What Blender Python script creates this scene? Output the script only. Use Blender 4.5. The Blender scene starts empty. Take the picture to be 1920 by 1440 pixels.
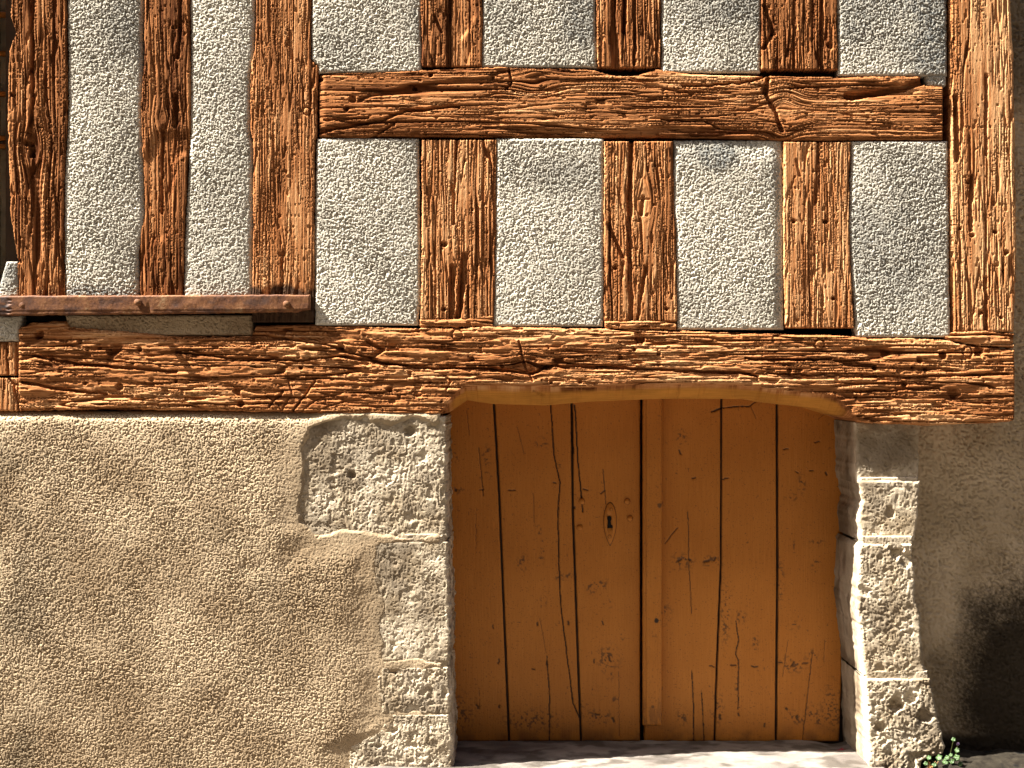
import bpy, math, numpy as np
from mathutils import Vector
# ------------------------------------------------------------------ camera, sky, sun
S = 1/570.0            # metres per photo pixel on the wall face (y = 0)
D = 4.6                # camera distance from the wall face
def X(u): return (u-960)*S
def Z(v): return (1436-v)*S
scene = bpy.context.scene
cam = bpy.data.objects.new('camera', bpy.data.cameras.new('camera'))
scene.collection.objects.link(cam)
cam.location = (0, -D, Z(720)); cam.rotation_euler = (math.radians(90), 0, 0)
cam.data.sensor_width = 36; cam.data.lens = 36*D/(1920*S); cam.data.clip_end = 500
scene.camera = cam
KR, KD = 5.2, 7.0      # sun travels this far right / down per metre towards the wall
world = bpy.data.worlds.new('World'); scene.world = world; world.use_nodes = True
wn = world.node_tree.nodes; wl = world.node_tree.links
sky = wn.new('ShaderNodeTexSky'); sky.sky_type = 'NISHITA'; sky.sun_disc = False
el = math.atan2(KD, math.hypot(KR, 1)); az = math.atan2(-KR, -1)
sky.sun_elevation = el; sky.sun_rotation = az % (2*math.pi)
wl.new(sky.outputs[0], wn['Background'].inputs[0]); wn['Background'].inputs[1].default_value = 0.05
sky.dust_density = 4; sky.ozone_density = .3
sl = bpy.data.lights.new('sun', 'SUN'); sl.energy = 5.0; sl.angle = math.radians(0.5); sl.color = (1, .93, .82)
sun = bpy.data.objects.new('sun', sl); scene.collection.objects.link(sun)
sun.rotation_euler = Vector((KR, 1, -KD)).to_track_quat('-Z', 'Y').to_euler(); sun.location = (-4, -3, 6)
scene.view_settings.view_transform = 'Standard'; scene.view_settings.look = 'None'
scene.view_settings.exposure = 2.3; scene.view_settings.gamma = 1
scene.cycles.max_bounces = 6; scene.cycles.diffuse_bounces = 4
# ------------------------------------------------------------------ noise
def h2(ix, iy, seed):
    h = (ix.astype(np.uint32)*np.uint32(374761393)) ^ (iy.astype(np.uint32)*np.uint32(668265263)) ^ np.uint32((seed*2246822519) & 0xffffffff)
    h ^= h >> np.uint32(15); h *= np.uint32(2246822519); h ^= h >> np.uint32(13); h *= np.uint32(3266489917); h ^= h >> np.uint32(16)
    return h.astype(np.float32)*np.float32(2/4294967295.0)-1
def vn(x, y, seed=0):
    x = np.asarray(x, np.float32); y = np.asarray(y, np.float32); x, y = np.broadcast_arrays(x, y)
    fx = np.floor(x); fy = np.floor(y); ix = fx.astype(np.int32); iy = fy.astype(np.int32)
    tx = x-fx; ty = y-fy; tx = tx*tx*(3-2*tx); ty = ty*ty*(3-2*ty)
    a = h2(ix, iy, seed); b = h2(ix+1, iy, seed); c = h2(ix, iy+1, seed); d = h2(ix+1, iy+1, seed)
    return (a+(b-a)*tx)*(1-ty)+(c+(d-c)*tx)*ty
def fbm(x, y, seed=0, o=3):
    r = 0; a = 1; t = 0
    for k in range(o):
        r = r+a*vn(x*2**k+k*7.3, y*2**k-k*3.1, seed+k*17); t += a; a *= .5
    return r/t
def sm(a, b, x):
    t = np.clip((x-a)/(b-a), 0, 1); return t*t*(3-2*t)
def curve(c, x):
    if np.isscalar(c): return np.full_like(x, float(c))
    p = np.array(c, float); return np.interp(x, p[:, 0], p[:, 1])
def seg_dist(u, v, pts):
    d = np.full(u.shape, 1e9, np.float32)
    for (x0, y0), (x1, y1) in zip(pts[:-1], pts[1:]):
        dx, dy = x1-x0, y1-y0; L = dx*dx+dy*dy+1e-9
        t = np.clip(((u-x0)*dx+(v-y0)*dy)/L, 0, 1)
        d = np.minimum(d, np.hypot(u-x0-t*dx, v-y0-t*dy))
    return d
def cracks(u, v, lst, wig=1.6, seed=5):
    """depth (m) carved by hand-placed cracks: (points, half width px, depth m)"""
    uu = u+wig*vn(u*.07, v*.07, seed)+min(.8, wig)*vn(u*.25, v*.25, seed+1); vv = v+wig*vn(u*.07, v*.07, seed+2)+min(.8, wig)*vn(u*.25, v*.25, seed+3)
    out = np.zeros(u.shape, np.float32)
    for pts, w, dp in lst:
        p = np.array(pts, float); m = w*3+6
        box = (u > p[:, 0].min()-m) & (u < p[:, 0].max()+m) & (v > p[:, 1].min()-m) & (v < p[:, 1].max()+m)
        if not box.any(): continue
        d = seg_dist(uu[box], vv[box], pts)
        out[box] = np.maximum(out[box], (1.5 if dp >= .008 and seed > 10 and seed < 500 else 1)*dp*(1-sm(w*.55, w*1.25, d)))
    return out
def holes(u, v, lst):
    out = np.zeros(u.shape, np.float32)
    for (x, y, r, dp) in lst:
        if r >= 2.5: r, dp = r*1.25, dp*1.5
        box = (abs(u-x) < r*2.2) & (abs(v-y) < r*2.2)
        if not box.any(): continue
        d = np.hypot(u[box]-x, v[box]-y)*(1+.25*vn(u[box]*.2, v[box]*.2, int(x)))
        out[box] = np.maximum(out[box], dp*(1-sm(r*.6, r*1.1, d)))
    return out
def pegs(u, v, lst):
    """round wooden pegs: a dark ring with a head inside"""
    out = np.zeros(u.shape, np.float32)
    for (x, y, r) in lst:
        box = (abs(u-x) < r*2) & (abs(v-y) < r*2)
        if not box.any(): continue
        d = np.hypot(u[box]-x, v[box]-y)
        out[box] = .007*np.exp(-((d-r)/1.8)**2)-.0015*(1-sm(r*.7, r*.95, d))
    return out
# ------------------------------------------------------------------ surface recipes (height outwards in metres, tone)
def wood(l, w, seed, knots=(), coarse=1.0, chunk=0.0, fis=1.0, amp=1.0):
    """l along and w across the grain, in metres"""
    w2 = w+.005*vn(l*1.5, w*4, seed)+.0009*vn(l*8, w*14, seed+1)
    kin = np.zeros(l.shape, np.float32); ring = np.zeros(l.shape, np.float32)
    for (kl, kw, r, st) in knots:
        d = np.hypot((l-kl)/(r*st), (w-kw)/r)
        w2 = w2-(w-kw)*.92*np.exp(-(d/1.6)**2)+.25*r*np.exp(-(d/1.5)**2)*np.sign(w-kw)*0
        kin = np.maximum(kin, np.exp(-(d/.9)**4)); ring = ring+np.exp(-(d/1.7)**2)*np.sin(d*16+2*vn(l*40, w*40, seed))
    lw = l+.003*vn(l*30, w*60, seed+45)
    g0 = vn(l*2.2, w2*62*coarse, seed+2); g1 = vn(lw*3.5, w2*150*coarse, seed+3); g2 = vn(lw*7, w2*320*coarse, seed+4)
    env = sm(-.6, .6, vn(l*3.5, w*16, seed+40))
    h = amp*(.0002*g0+.00026*g1*(.5+env)+.00030*g2)+amp*.0010*np.sqrt(abs(vn(lw*4, w2*170*coarse, seed+47)))+amp*.0008*np.sqrt(abs(vn(lw*7, w2*280*coarse, seed+48)))+.0002*vn(l*90, w2*420, seed+42)
    def fissure(fl, fw, off, wd, cov=0.0, ml=4, mw=18):
        q = abs(vn(lw*fl, w2*fw*coarse, seed+off)); m = sm(cov-.2, cov+.2, vn(l*ml, w*mw, seed+off+1))
        return m*(1-sm(.25*wd, wd, q))
    cr = fis*.0085*fissure(1.3, 24, 5, .05, .12, 2.2, 11)
    cr = np.maximum(cr, fis*.0065*fissure(2.6, 64, 50, .09, .0))
    cr = np.maximum(cr, (.4+.6*fis)*.0046*fissure(4, 130, 53, .20, -.05, 5, 25))
    cr = np.maximum(cr, (.5+.5*fis)*.0030*fissure(7, 220, 56, .30, -.1, 9, 40))
    h = h-cr*1.25
    h = h-.004*sm(.66, .78, vn(l*55, w2*170, seed+59))
    if chunk:
        c = vn(l*10, w2*90, seed+9)+.7*vn(l*24, w2*170, seed+10)+.35*vn(l*60, w2*300, seed+60)
        st = c*2.6; c2 = np.floor(st)+sm(.0, .22, st-np.floor(st))
        h = h+chunk*(.0006*c2+.0002*c)
        h = h-chunk*.0055*sm(.62, .74, vn(l*24, w2*100, seed+12))
        h = h+chunk*.0004*vn(l*80, w2*260, seed+11)
    h = h+.0005*fbm(l*5, w*9, seed+13, 2)
    h = h-.0016*kin+.0002*ring
    tone = .35*g1+.35*g0+.3*g2+.35*vn(l*3, w*14, seed+14)-.9*np.clip(cr/.005, 0, 1)  # grain tone, plus crevice shade painted into the colour along the fissures
    return h, tone, w2
def plaster(u, v, seed, amp=1.0, sc=1.0):
    x = u*S; y = v*S
    xw = x+.004*vn(x*40, y*40, seed+30); yw = y+.004*vn(x*40, y*40, seed+31)
    a = vn(xw*140*sc, yw*140*sc, seed); b = vn(xw*250*sc, yw*250*sc, seed+1); c = vn(xw*460*sc, yw*460*sc, seed+2)
    h = .0008*(1-abs(a)*1.6)+.0009*b+.0005*c
    h = h-.0040*sm(.38, .6, vn(xw*175*sc, yw*175*sc, seed+3))-.0030*sm(.42, .6, vn(xw*290*sc, yw*290*sc, seed+33))
    h = amp*h*(.85+.3*vn(x*9, y*9, seed+5))+.0008*fbm(x*5, y*5, seed+4, 3)
    tone = fbm(x*7, y*7, seed+6, 3)
    return h, tone
def stone_old(u, v, seed, amp=1.0, tool=1.0):
    x = u*S; y = v*S
    h = .0035*fbm(x*9, y*9, seed, 3)+.0022*fbm(x*34, y*34, seed+1, 3)+.0010*fbm(x*140, y*140, seed+2, 2)
    h = h+tool*.0012*vn(x*170, y*38, seed+3)*sm(-.2, .3, vn(x*12, y*12, seed+4))
    h = h-.006*sm(.42, .8, fbm(x*26, y*26, seed+5, 2))
    return amp*h, fbm(x*11, y*11, seed+6, 4)
def stone(u, v, seed, amp=1.0, tool=1.0):
    x = u*S+.004*vn(u*.07, v*.07, seed+30); y = v*S+.004*vn(u*.07, v*.07, seed+31)
    h = .0016*fbm(x*7, y*7, seed, 3)+.0010*fbm(x*40, y*40, seed+1, 3)+.0009*fbm(x*150, y*150, seed+2, 3)
    h = h+tool*.0006*vn(x*230, y*55, seed+3)*sm(-.3, .3, vn(x*12, y*12, seed+4))
    h = h-.0014*sm(.2, .5, fbm(x*48, y*48, seed+5, 2))-.003*sm(.34, .6, fbm(x*20, y*20, seed+7, 3))*amp
    h = h-.0022*sm(.45, .65, vn(x*190, y*190, seed+8))
    return amp*h, fbm(x*14, y*14, seed+6, 4)
# ------------------------------------------------------------------ materials
def newmat(name):
    m = bpy.data.materials.new(name); m.use_nodes = True
    return m, m.node_tree.nodes, m.node_tree.links, m.node_tree.nodes['Principled BSDF']
def nd(n, t, **k):
    x = n.new(t)
    for a, b in k.items(): setattr(x, a, b)
    return x
def attr(n, name): return nd(n, 'ShaderNodeAttribute', attribute_name=name)
def ramp(n, stops):
    r = n.new('ShaderNodeValToRGB'); e = r.color_ramp.elements
    while len(e) < len(stops): e.new(.5)
    for q, (p, c) in zip(e, stops): q.position = p; q.color = (*c, 1) if len(c) == 3 else c
    return r
def math_n(n, l, op, a, b, c=None):
    m = n.new('ShaderNodeMath'); m.operation = op
    for i, q in enumerate((a, b, c)):
        if q is None: continue
        if isinstance(q, (int, float)): m.inputs[i].default_value = q
        else: l.new(q, m.inputs[i])
    return m.outputs[0]
def mixc(n, l, f, a, b, bt='MIX'):
    m = n.new('ShaderNodeMix'); m.data_type = 'RGBA'; m.blend_type = bt
    for i, q in ((0, f), (6, a), (7, b)):
        if isinstance(q, (int, float)): m.inputs[i].default_value = q
        elif isinstance(q, tuple): m.inputs[i].default_value = (*q, 1)
        else: l.new(q, m.inputs[i])
    return m.outputs[2]
def noise(n, l, vec, scale, det=3, rough=.55):
    t = n.new('ShaderNodeTexNoise'); t.inputs['Scale'].default_value = scale; t.inputs['Detail'].default_value = det; t.inputs['Roughness'].default_value = rough
    l.new(vec, t.inputs['Vector']); return t.outputs[0]
def stretch(n, l, vec, s):
    m = n.new('ShaderNodeMapping'); m.inputs['Scale'].default_value = s; l.new(vec, m.inputs[0]); return m.outputs[0]
def bump(n, l, h, dist, st=1.0, prev=None):
    b = n.new('ShaderNodeBump'); b.inputs['Strength'].default_value = st; b.inputs['Distance'].default_value = dist
    l.new(h, b.inputs['Height'])
    if prev: l.new(prev, b.inputs['Normal'])
    return b.outputs[0]
def wood_mat(name, dark, mid, light, paint=(.60, .27, .055)):
    m, n, l, p = newmat(name)
    gc = attr(n, 'gc').outputs['Vector']; tone = attr(n, 'tone').outputs['Fac']; mask = attr(n, 'mask').outputs['Fac']; pa = attr(n, 'paint').outputs['Fac']
    f1 = noise(n, l, stretch(n, l, gc, (14, 420, 1)), 1, 3); f2 = noise(n, l, stretch(n, l, gc, (60, 900, 1)), 1, 2)
    blotch = noise(n, l, stretch(n, l, gc, (6, 14, 1)), 1, 4)
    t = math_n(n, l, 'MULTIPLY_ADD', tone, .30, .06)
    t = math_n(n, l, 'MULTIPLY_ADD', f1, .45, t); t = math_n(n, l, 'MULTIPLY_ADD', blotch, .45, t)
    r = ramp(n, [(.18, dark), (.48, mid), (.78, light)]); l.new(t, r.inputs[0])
    rb = n.new('ShaderNodeMapRange'); rb.inputs[1].default_value = .48; rb.inputs[2].default_value = .68; rb.inputs[4].default_value = .4
    l.new(noise(n, l, stretch(n, l, gc, (3.5, 9, 1)), 1, 4), rb.inputs[0])
    c0 = mixc(n, l, rb.outputs[0], r.outputs[0], mixc(n, l, t, (.13, .032, .010), (.54, .20, .06)))
    pr = ramp(n, [(.3, tuple(x*.6 for x in paint)), (.7, tuple(x*1.1 for x in paint))]); l.new(math_n(n, l, 'MULTIPLY_ADD', f1, .5, math_n(n, l, 'MULTIPLY', blotch, .5)), pr.inputs[0])
    c = mixc(n, l, pa, c0, pr.outputs[0]); c = mixc(n, l, mask, c, (.045, .03, .022))
    l.new(c, p.inputs['Base Color']); p.inputs['Roughness'].default_value = .95; p.inputs['Specular IOR Level'].default_value = .08
    inv = math_n(n, l, 'MULTIPLY_ADD', pa, -.3, 1)
    l.new(bump(n, l, math_n(n, l, 'MULTIPLY', f2, inv), .0009, 1, bump(n, l, math_n(n, l, 'MULTIPLY', f1, inv), .0012)), p.inputs['Normal'])
    return m
def gran_mat(name, c0, c1, grime_shade, bd=.0008, speck=.0):
    """plaster / stone: tone picks between two own colours, mask is dirt, on the pier reveal also painted shade"""
    m, n, l, p = newmat(name)
    tc = n.new('ShaderNodeTexCoord').outputs['Object']; tone = attr(n, 'tone').outputs['Fac']; mask = attr(n, 'mask').outputs['Fac']
    a = noise(n, l, tc, 9, 4); b = noise(n, l, tc, 420, 2); cc = noise(n, l, tc, 900, 2)
    t = math_n(n, l, 'MULTIPLY_ADD', tone, .45, 0); t = math_n(n, l, 'MULTIPLY_ADD', a, .5, t); t = math_n(n, l, 'MULTIPLY_ADD', b, .55, t)
    r = ramp(n, [(.25, c1), (.75, c0)]); l.new(t, r.inputs[0])
    c = mixc(n, l, mask, r.outputs[0], grime_shade)
    if speck:
        q = math_n(n, l, 'MULTIPLY', math_n(n, l, 'GREATER_THAN', cc, .66), speck); c = mixc(n, l, q, c, tuple(x*.3 for x in c1))
    l.new(c, p.inputs['Base Color']); p.inputs['Roughness'].default_value = .93; p.inputs['Specular IOR Level'].default_value = .15
    l.new(bump(n, l, cc, bd*.5, 1, bump(n, l, b, bd)), p.inputs['Normal'])
    return m
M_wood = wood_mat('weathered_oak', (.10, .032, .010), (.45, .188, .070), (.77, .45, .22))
M_plaster = gran_mat('pale_plaster', (.70, .66, .56), (.48, .45, .38), (.16, .17, .17))
M_tan = gran_mat('tan_render', (.56, .44, .295), (.34, .25, .155), (.075, .065, .045))
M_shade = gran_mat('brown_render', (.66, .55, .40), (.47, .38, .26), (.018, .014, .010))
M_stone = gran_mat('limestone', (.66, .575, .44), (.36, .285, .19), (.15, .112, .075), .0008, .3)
M_slab = gran_mat('step_stone', (.26, .235, .21), (.12, .105, .095), (.07, .06, .05), .002, .3)
M_soil = gran_mat('dark_soil', (.05, .042, .03), (.02, .016, .012), (.01, .01, .01), .006, .2)
M_back = gran_mat('rubble_core', (.10, .08, .06), (.06, .05, .04), (.03, .03, .03))
# door paint
def paint_mat():
    m, n, l, p = newmat('orange_brown_paint')
    tc = n.new('ShaderNodeTexCoord').outputs['Object']; mask = attr(n, 'mask').outputs['Fac']
    a = noise(n, l, tc, 3.5, 4); f = noise(n, l, stretch(n, l, tc, (260, 10, 9)), 1, 4); g = noise(n, l, tc, 260, 3, .7); sp = noise(n, l, tc, 210, 2)
    r = ramp(n, [(.3, (.41, .142, .014)), (.7, (.56, .22, .036))]); l.new(math_n(n, l, 'MULTIPLY_ADD', f, .4, math_n(n, l, 'MULTIPLY', a, .6)), r.inputs[0])
    q = n.new('ShaderNodeMapRange'); q.inputs[1].default_value = .62; q.inputs[2].default_value = .70; l.new(sp, q.inputs[0])
    pt = n.new('ShaderNodeMapRange'); pt.inputs[1].default_value = .5; pt.inputs[2].default_value = .75; l.new(a, pt.inputs[0])
    c = mixc(n, l, math_n(n, l, 'MULTIPLY', q.outputs[0], .5), r.outputs[0], (.09, .03, .01))
    c = mixc(n, l, mask, c, (.035, .022, .016)); l.new(c, p.inputs['Base Color'])
    p.inputs['Roughness'].default_value = .55; p.inputs['Specular IOR Level'].default_value = .35
    l.new(bump(n, l, g, .0007, .8, bump(n, l, f, .0012, .8)), p.inputs['Normal'])
    return m
M_paint = paint_mat()
def iron_mat():
    m, n, l, p = newmat('rusty_iron')
    tc = n.new('ShaderNodeTexCoord').outputs['Object']; mask = attr(n, 'mask').outputs['Fac']
    a = noise(n, l, tc, 16, 5, .65); b = noise(n, l, tc, 120, 4, .7)
    r = ramp(n, [(.34, (.035, .015, .009)), (.46, (.12, .040, .012)), (.58, (.22, .085, .024)), (.70, (.32, .20, .10))])
    l.new(math_n(n, l, 'MULTIPLY_ADD', b, .35, math_n(n, l, 'MULTIPLY', a, .68)), r.inputs[0])
    l.new(mixc(n, l, mask, r.outputs[0], (.02, .015, .018)), p.inputs['Base Color']); p.inputs['Roughness'].default_value = .7; p.inputs['Metallic'].default_value = .0
    l.new(bump(n, l, b, .0007), p.inputs['Normal']); return m
M_iron = iron_mat()
def flat_mat(name, col, rough=.7, var=.35, sc=90):
    m, n, l, p = newmat(name); tc = n.new('ShaderNodeTexCoord').outputs['Object']
    a = noise(n, l, tc, sc, 3); r = ramp(n, [(.3, tuple(x*(1-var) for x in col)), (.7, tuple(min(1, x*(1+var)) for x in col))]); l.new(a, r.inputs[0])
    l.new(r.outputs[0], p.inputs['Base Color']); p.inputs['Roughness'].default_value = rough
    l.new(bump(n, l, a, .001), p.inputs['Normal']); return m
# ------------------------------------------------------------------ mesh building
def tag(o, label=None, cat=None, group=None, kind=None):
    for k, v in (('label', label), ('category', cat), ('group', group), ('kind', kind)):
        if v: o[k] = v
    return o
def empty(name, loc, label, cat, group=None):
    o = bpy.data.objects.new(name, None); scene.collection.objects.link(o); o.location = loc; o.empty_display_size = .1
    return tag(o, label, cat, group)
def link(name, me, mat, parent=None, origin=None):
    me.materials.append(mat); o = bpy.data.objects.new(name, me); scene.collection.objects.link(o)
    if origin is not None: o.location = origin
    if parent:
        o.parent = parent; bpy.context.view_layer.update(); o.matrix_parent_inverse = parent.matrix_world.inverted()
    return o
def grid_mesh(name, P, attrs, mat, parent=None, flip=False, closeback=True):
    """P: (n,m,3) world points"""
    n, m = P.shape[:2]
    c = P.reshape(-1, 3).mean(0)
    co = (P.reshape(-1, 3)-c).astype(np.float32)
    idx = np.arange(n*m).reshape(n, m)
    a, b, cc, d = idx[:-1, :-1], idx[:-1, 1:], idx[1:, 1:], idx[1:, :-1]
    q = np.stack([a, b, cc, d] if not flip else [a, d, cc, b], -1).reshape(-1, 4)
    if closeback:
        bk = np.stack([idx[:-1, 0], idx[1:, 0], idx[1:, -1], idx[:-1, -1]], -1)
        q = np.concatenate([q, bk if not flip else bk[:, ::-1]])
    me = bpy.data.meshes.new(name)
    me.vertices.add(n*m); me.vertices.foreach_set('co', co.ravel())
    me.loops.add(q.size); me.loops.foreach_set('vertex_index', q.ravel().astype(np.int32))
    me.polygons.add(len(q)); me.polygons.foreach_set('loop_start', np.arange(0, q.size, 4, dtype=np.int32))
    me.polygons.foreach_set('use_smooth', np.ones(len(q), bool))
    me.update(calc_edges=True)
    for k, v in attrs.items():
        if v.ndim == 3:
            at = me.attributes.new(k, 'FLOAT_VECTOR', 'POINT'); at.data.foreach_set('vector', v.reshape(-1).astype(np.float32))
        else:
            at = me.attributes.new(k, 'FLOAT', 'POINT'); at.data.foreach_set('value', v.ravel().astype(np.float32))
    return link(name, me, mat, parent, tuple(float(x) for x in c))
def slab(name, horiz, l0, l1, A, B, fun, mat, parent, y0=0.0, depth=.12, step=1.1, r=5, rend=None, wob=1.5, seed=1, dA=None, dB=None,
         sideB=None, xform=None, sides=7, kind='wood', warp=None):
    """A block whose face lies between the curves A and B (photo px) for l0..l1; fun(u,v)->(height, tone, mask, w2)"""
    nl = max(3, int((l1-l0)/step)); l = np.linspace(l0, l1, nl)
    a = curve(A, l); b = curve(B, l)
    nz = lambda k: wob*(.8*vn(l*.03, k, seed)+.6*vn(l*.11, k, seed+1)+.45*vn(l*.33, k, seed+2)+.35*vn(l*.8, k, seed+3))
    a = a+nz(.5); b = b+nz(9.5)
    nw = max(3, int(np.mean(b-a)/step)); s = np.linspace(0, 1, nw)
    w = a[:, None]+(b-a)[:, None]*s[None]; L = np.repeat(l[:, None], nw, 1)
    if warp is not None: L, w = warp(L, w)
    u, v = (L, w) if horiz else (w, L)
    h, tone, mask, w2 = fun(u, v)
    e = np.minimum(w-a[:, None], b[:, None]-w); q = np.clip(1-e/r, 0, 1)
    yc = (1-np.sqrt(np.clip(1-q*q, 0, 1)))*r*S
    if rend is None: rend = r*.5
    if rend > 0:
        ee = np.minimum(L-l0, l1-L); q = np.clip(1-ee/rend, 0, 1); yc = np.maximum(yc, (1-np.sqrt(np.clip(1-q*q, 0, 1)))*rend*S)
    y = y0-h+yc
    dA = depth if dA is None else dA; dB = depth if dB is None else dB
    ts = np.linspace(1, 0, sides+1)[:-1]
    sn = .0015*vn(l[:, None]*.09, ts[None]*dA*60, seed+50)/S*np.sin(np.pi*ts)[None]
    wA = a[:, None]+sn; yA = y[:, :1]+(y0+dA-y[:, :1])*ts[None]
    tb = ts[::-1]
    if sideB is None:
        sn = .0015*vn(l[:, None]*.09, tb[None]*dB*60, seed+60)/S*np.sin(np.pi*tb)[None]
        wB = b[:, None]+sn; yB = y[:, -1:]+(y0+dB-y[:, -1:])*tb[None]; pB = np.zeros_like(yB)
    else: wB, yB, pB = sideB(l, b, y[:, -1])
    W = np.concatenate([wA, w, wB], 1); Y = np.concatenate([yA, y, yB], 1); LL = np.repeat(l[:, None], W.shape[1], 1)
    if warp is not None: LL[:, sides:sides+nw] = L
    f = lambda arr: np.concatenate([np.repeat(arr[:, :1], wA.shape[1], 1), arr, np.repeat(arr[:, -1:], wB.shape[1], 1)], 1)
    gw = np.concatenate([w2[:, :1]-(yA-y[:, :1]), w2, w2[:, -1:]+(yB-y[:, -1:])], 1)
    T = f(tone); K = f(mask)
    if name in ('quoin_stone', 'mortar') and sideB is not None: T[:, -wB.shape[1]:] = fbm(yB*24, l[:, None]*.04, seed+70, 4); K[:, -wB.shape[1]:] = .6*sm(-.1, .4, fbm(yB*16, l[:, None]*.02, seed+71, 3))
    PA = np.zeros_like(W); PA[:, -wB.shape[1]:] = pB
    def ends(arr, val=None):
        p0 = arr[:1].copy(); p1 = arr[-1:].copy()
        if val is not None: p0 = np.maximum(p0, val); p1 = np.maximum(p1, val)
        return np.concatenate([p0, arr, p1])
    W, Y, LL, gw, T, K, PA = ends(W), ends(Y, y0+depth), ends(LL), ends(gw), ends(T), ends(K), ends(PA)
    U, V = (LL, W) if horiz else (W, LL)
    k = 1.0 if xform is None else xform
    P = np.stack([X(960+(U-960)*k), Y, Z(720+(V-720)*k)], -1)
    gc = np.stack([LL*S, gw, np.full_like(W, seed*.37)], -1)
    return grid_mesh(name, P, {'tone': T, 'mask': np.clip(K, 0, 1), 'gc': gc, 'paint': PA}, mat, parent, flip=horiz)

def wood_fun(horiz, seed, ck=(), hl=(), pg=(), knots=(), extra=None, stain=None, to=0.0, **kw):
    def f(u, v):
        l, w = ((u, v) if horiz else (v, u)); l = l*S; w = w*S
        kn = [((ku if horiz else kv)*S, (kv if horiz else ku)*S, r*S, st) for (ku, kv, r, st) in knots]
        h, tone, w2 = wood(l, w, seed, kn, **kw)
        if ck: h = h-cracks(u, v, ck, seed=seed+90)
        if hl: h = h-holes(u, v, hl)
        if pg: h = h-pegs(u, v, pg)
        if extra is not None: h = h+extra(u, v)
        m = np.zeros_like(h) if stain is None else stain(u, v)
        return h, tone+to, m, w2
    return f
rng = np.random.RandomState(4)
def rnd_holes(u0, u1, v0, v1, n, r0=2.5, r1=5, dp=.012):
    return [(rng.uniform(u0, u1), rng.uniform(v0, v1), rng.uniform(r0, r1), dp*rng.uniform(.5, 1.2)) for _ in range(n)]
# ================================================================== THE TIMBER-FRAMED WALL
tw = empty('timber_framed_wall', (0, 0, Z(780)), 'half-timbered upper wall of weathered orange-brown oak with pale roughcast infill above the little door', 'wall')
# core behind the timbers
def box(name, x0, x1, y0, y1, z0, z1, mat, parent=None, attrs=True):
    me = bpy.data.meshes.new(name); c = ((x0+x1)/2, (y0+y1)/2, (z0+z1)/2); a, b, d = (x1-x0)/2, (y1-y0)/2, (z1-z0)/2
    vs = [(i*a, j*b, k*d) for i in (-1, 1) for j in (-1, 1) for k in (-1, 1)]
    fs = [(0, 1, 3, 2), (4, 6, 7, 5), (0, 4, 5, 1), (2, 3, 7, 6), (0, 2, 6, 4), (1, 5, 7, 3)]
    me.from_pydata(vs, [], fs); me.update()
    return link(name, me, mat, parent, c)
box('wall_core', X(-5), X(1893), .075, .40, Z(600), Z(-260), M_back, tw)
box('wall_core', X(-5), X(1893), .13, .40, Z(700), Z(598), M_back, tw)
TOP = -150
box('wall_core', X(815), X(1640), .43, .50, Z(1500), Z(590), M_back, tw)          # dark inner wall closing the passage behind the door
# posts that run down to the beam
def post(name, A, B, l0, l1, seed, label=None, **kw):
    kw['fis'] = kw.get('fis', 1)*.62; kw['coarse'] = kw.get('coarse', 1)*1.4; kw['amp'] = kw.get('amp', 1)*.85
    sk = {k: kw.pop(k) for k in ('r', 'wob', 'y0', 'depth', 'rend') if k in kw}
    sk.setdefault('r', 3.5); o = slab(name, False, l0, l1, A, B, wood_fun(False, seed, **kw), M_wood, tw, seed=seed, **sk)
    if label: o['label'] = label
    return o
post('post', [(TOP, 22), (30, 20), (60, 30), (95, 17), (180, 14), (250, 15), (400, 18), (480, 32), (553, 32)], [(TOP, 122), (200, 126), (350, 118), (553, 120)], TOP, 562, 11, to=-.35, stain=lambda u, v: .5*sm(540, 556, v+8*vn(u*.12, v*.02, 9)),
     knots=[(60, 275, 17, 1.8)], ck=[([(63, TOP), (60, 60), (62, 180), (58, 260)], 4, .016), ([(57, 250), (60, 290)], 6, .018), ([(75, 300), (52, 345), (50, 420)], 2, .006)],
     hl=[(50, 268, 6, .014), (24, 178, 4, .01), (36, 490, 4, .01)], fis=1.2,
     extra=lambda u, v:   .0006*np.sin((v+.012*(u-70)**2)*.62+2*vn(u*.03, v*.02, 71))*np.exp(-((u-78)/26)**4)*sm(300, 330, v)*(1-sm(440, 480, v)))
post('post', [(TOP, 272), (100, 270), (200, 264), (300, 268), (400, 270), (470, 258), (562, 262)], [(TOP, 350), (60, 356), (200, 357), (300, 352), (440, 345), (562, 342)], TOP, 562, 23, to=-.6,
     knots=[(305, 220, 10, 1.5)], ck=[([(338, TOP), (338, 60), (333, 110)], 3.5, .012), ([(313, 150), (314, 205)], 2, .006), ([(307, 245), (303, 300), (302, 400)], 3, .010), ([(330, 180), (328, 235)], 5, .008)],
     extra=lambda u, v: -.006*sm(235, 262, v)*sm(.2, .6, vn(u*.02, v*.012, 77)+.35)+.003*sm(430, 500, v)*vn(u*.05, v*.03, 78), fis=.9, amp=.85)
post('post', [(TOP, 482), (90, 478), (120, 470), (240, 468), (262, 474), (420, 474), (604, 472)], [(TOP, 584), (110, 583), (125, 596), (255, 594), (262, 589), (604, 589)], TOP, 604, 35, to=-.05, stain=lambda u, v: .92*sm(536, 550, v+16*vn(u*.07, v*.02, 10)),
     pg=[(575, 208, 7)], ck=[([(530, 470), (528, 553)], 2.5, .008), ([(545, 60), (547, 110)], 3, .006)], extra=lambda u, v: -.004*sm(525, 548, v)*sm(.0, .3, vn(u*.09, v*.04, 7)), amp=.9, coarse=1.25, fis=.8)
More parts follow.
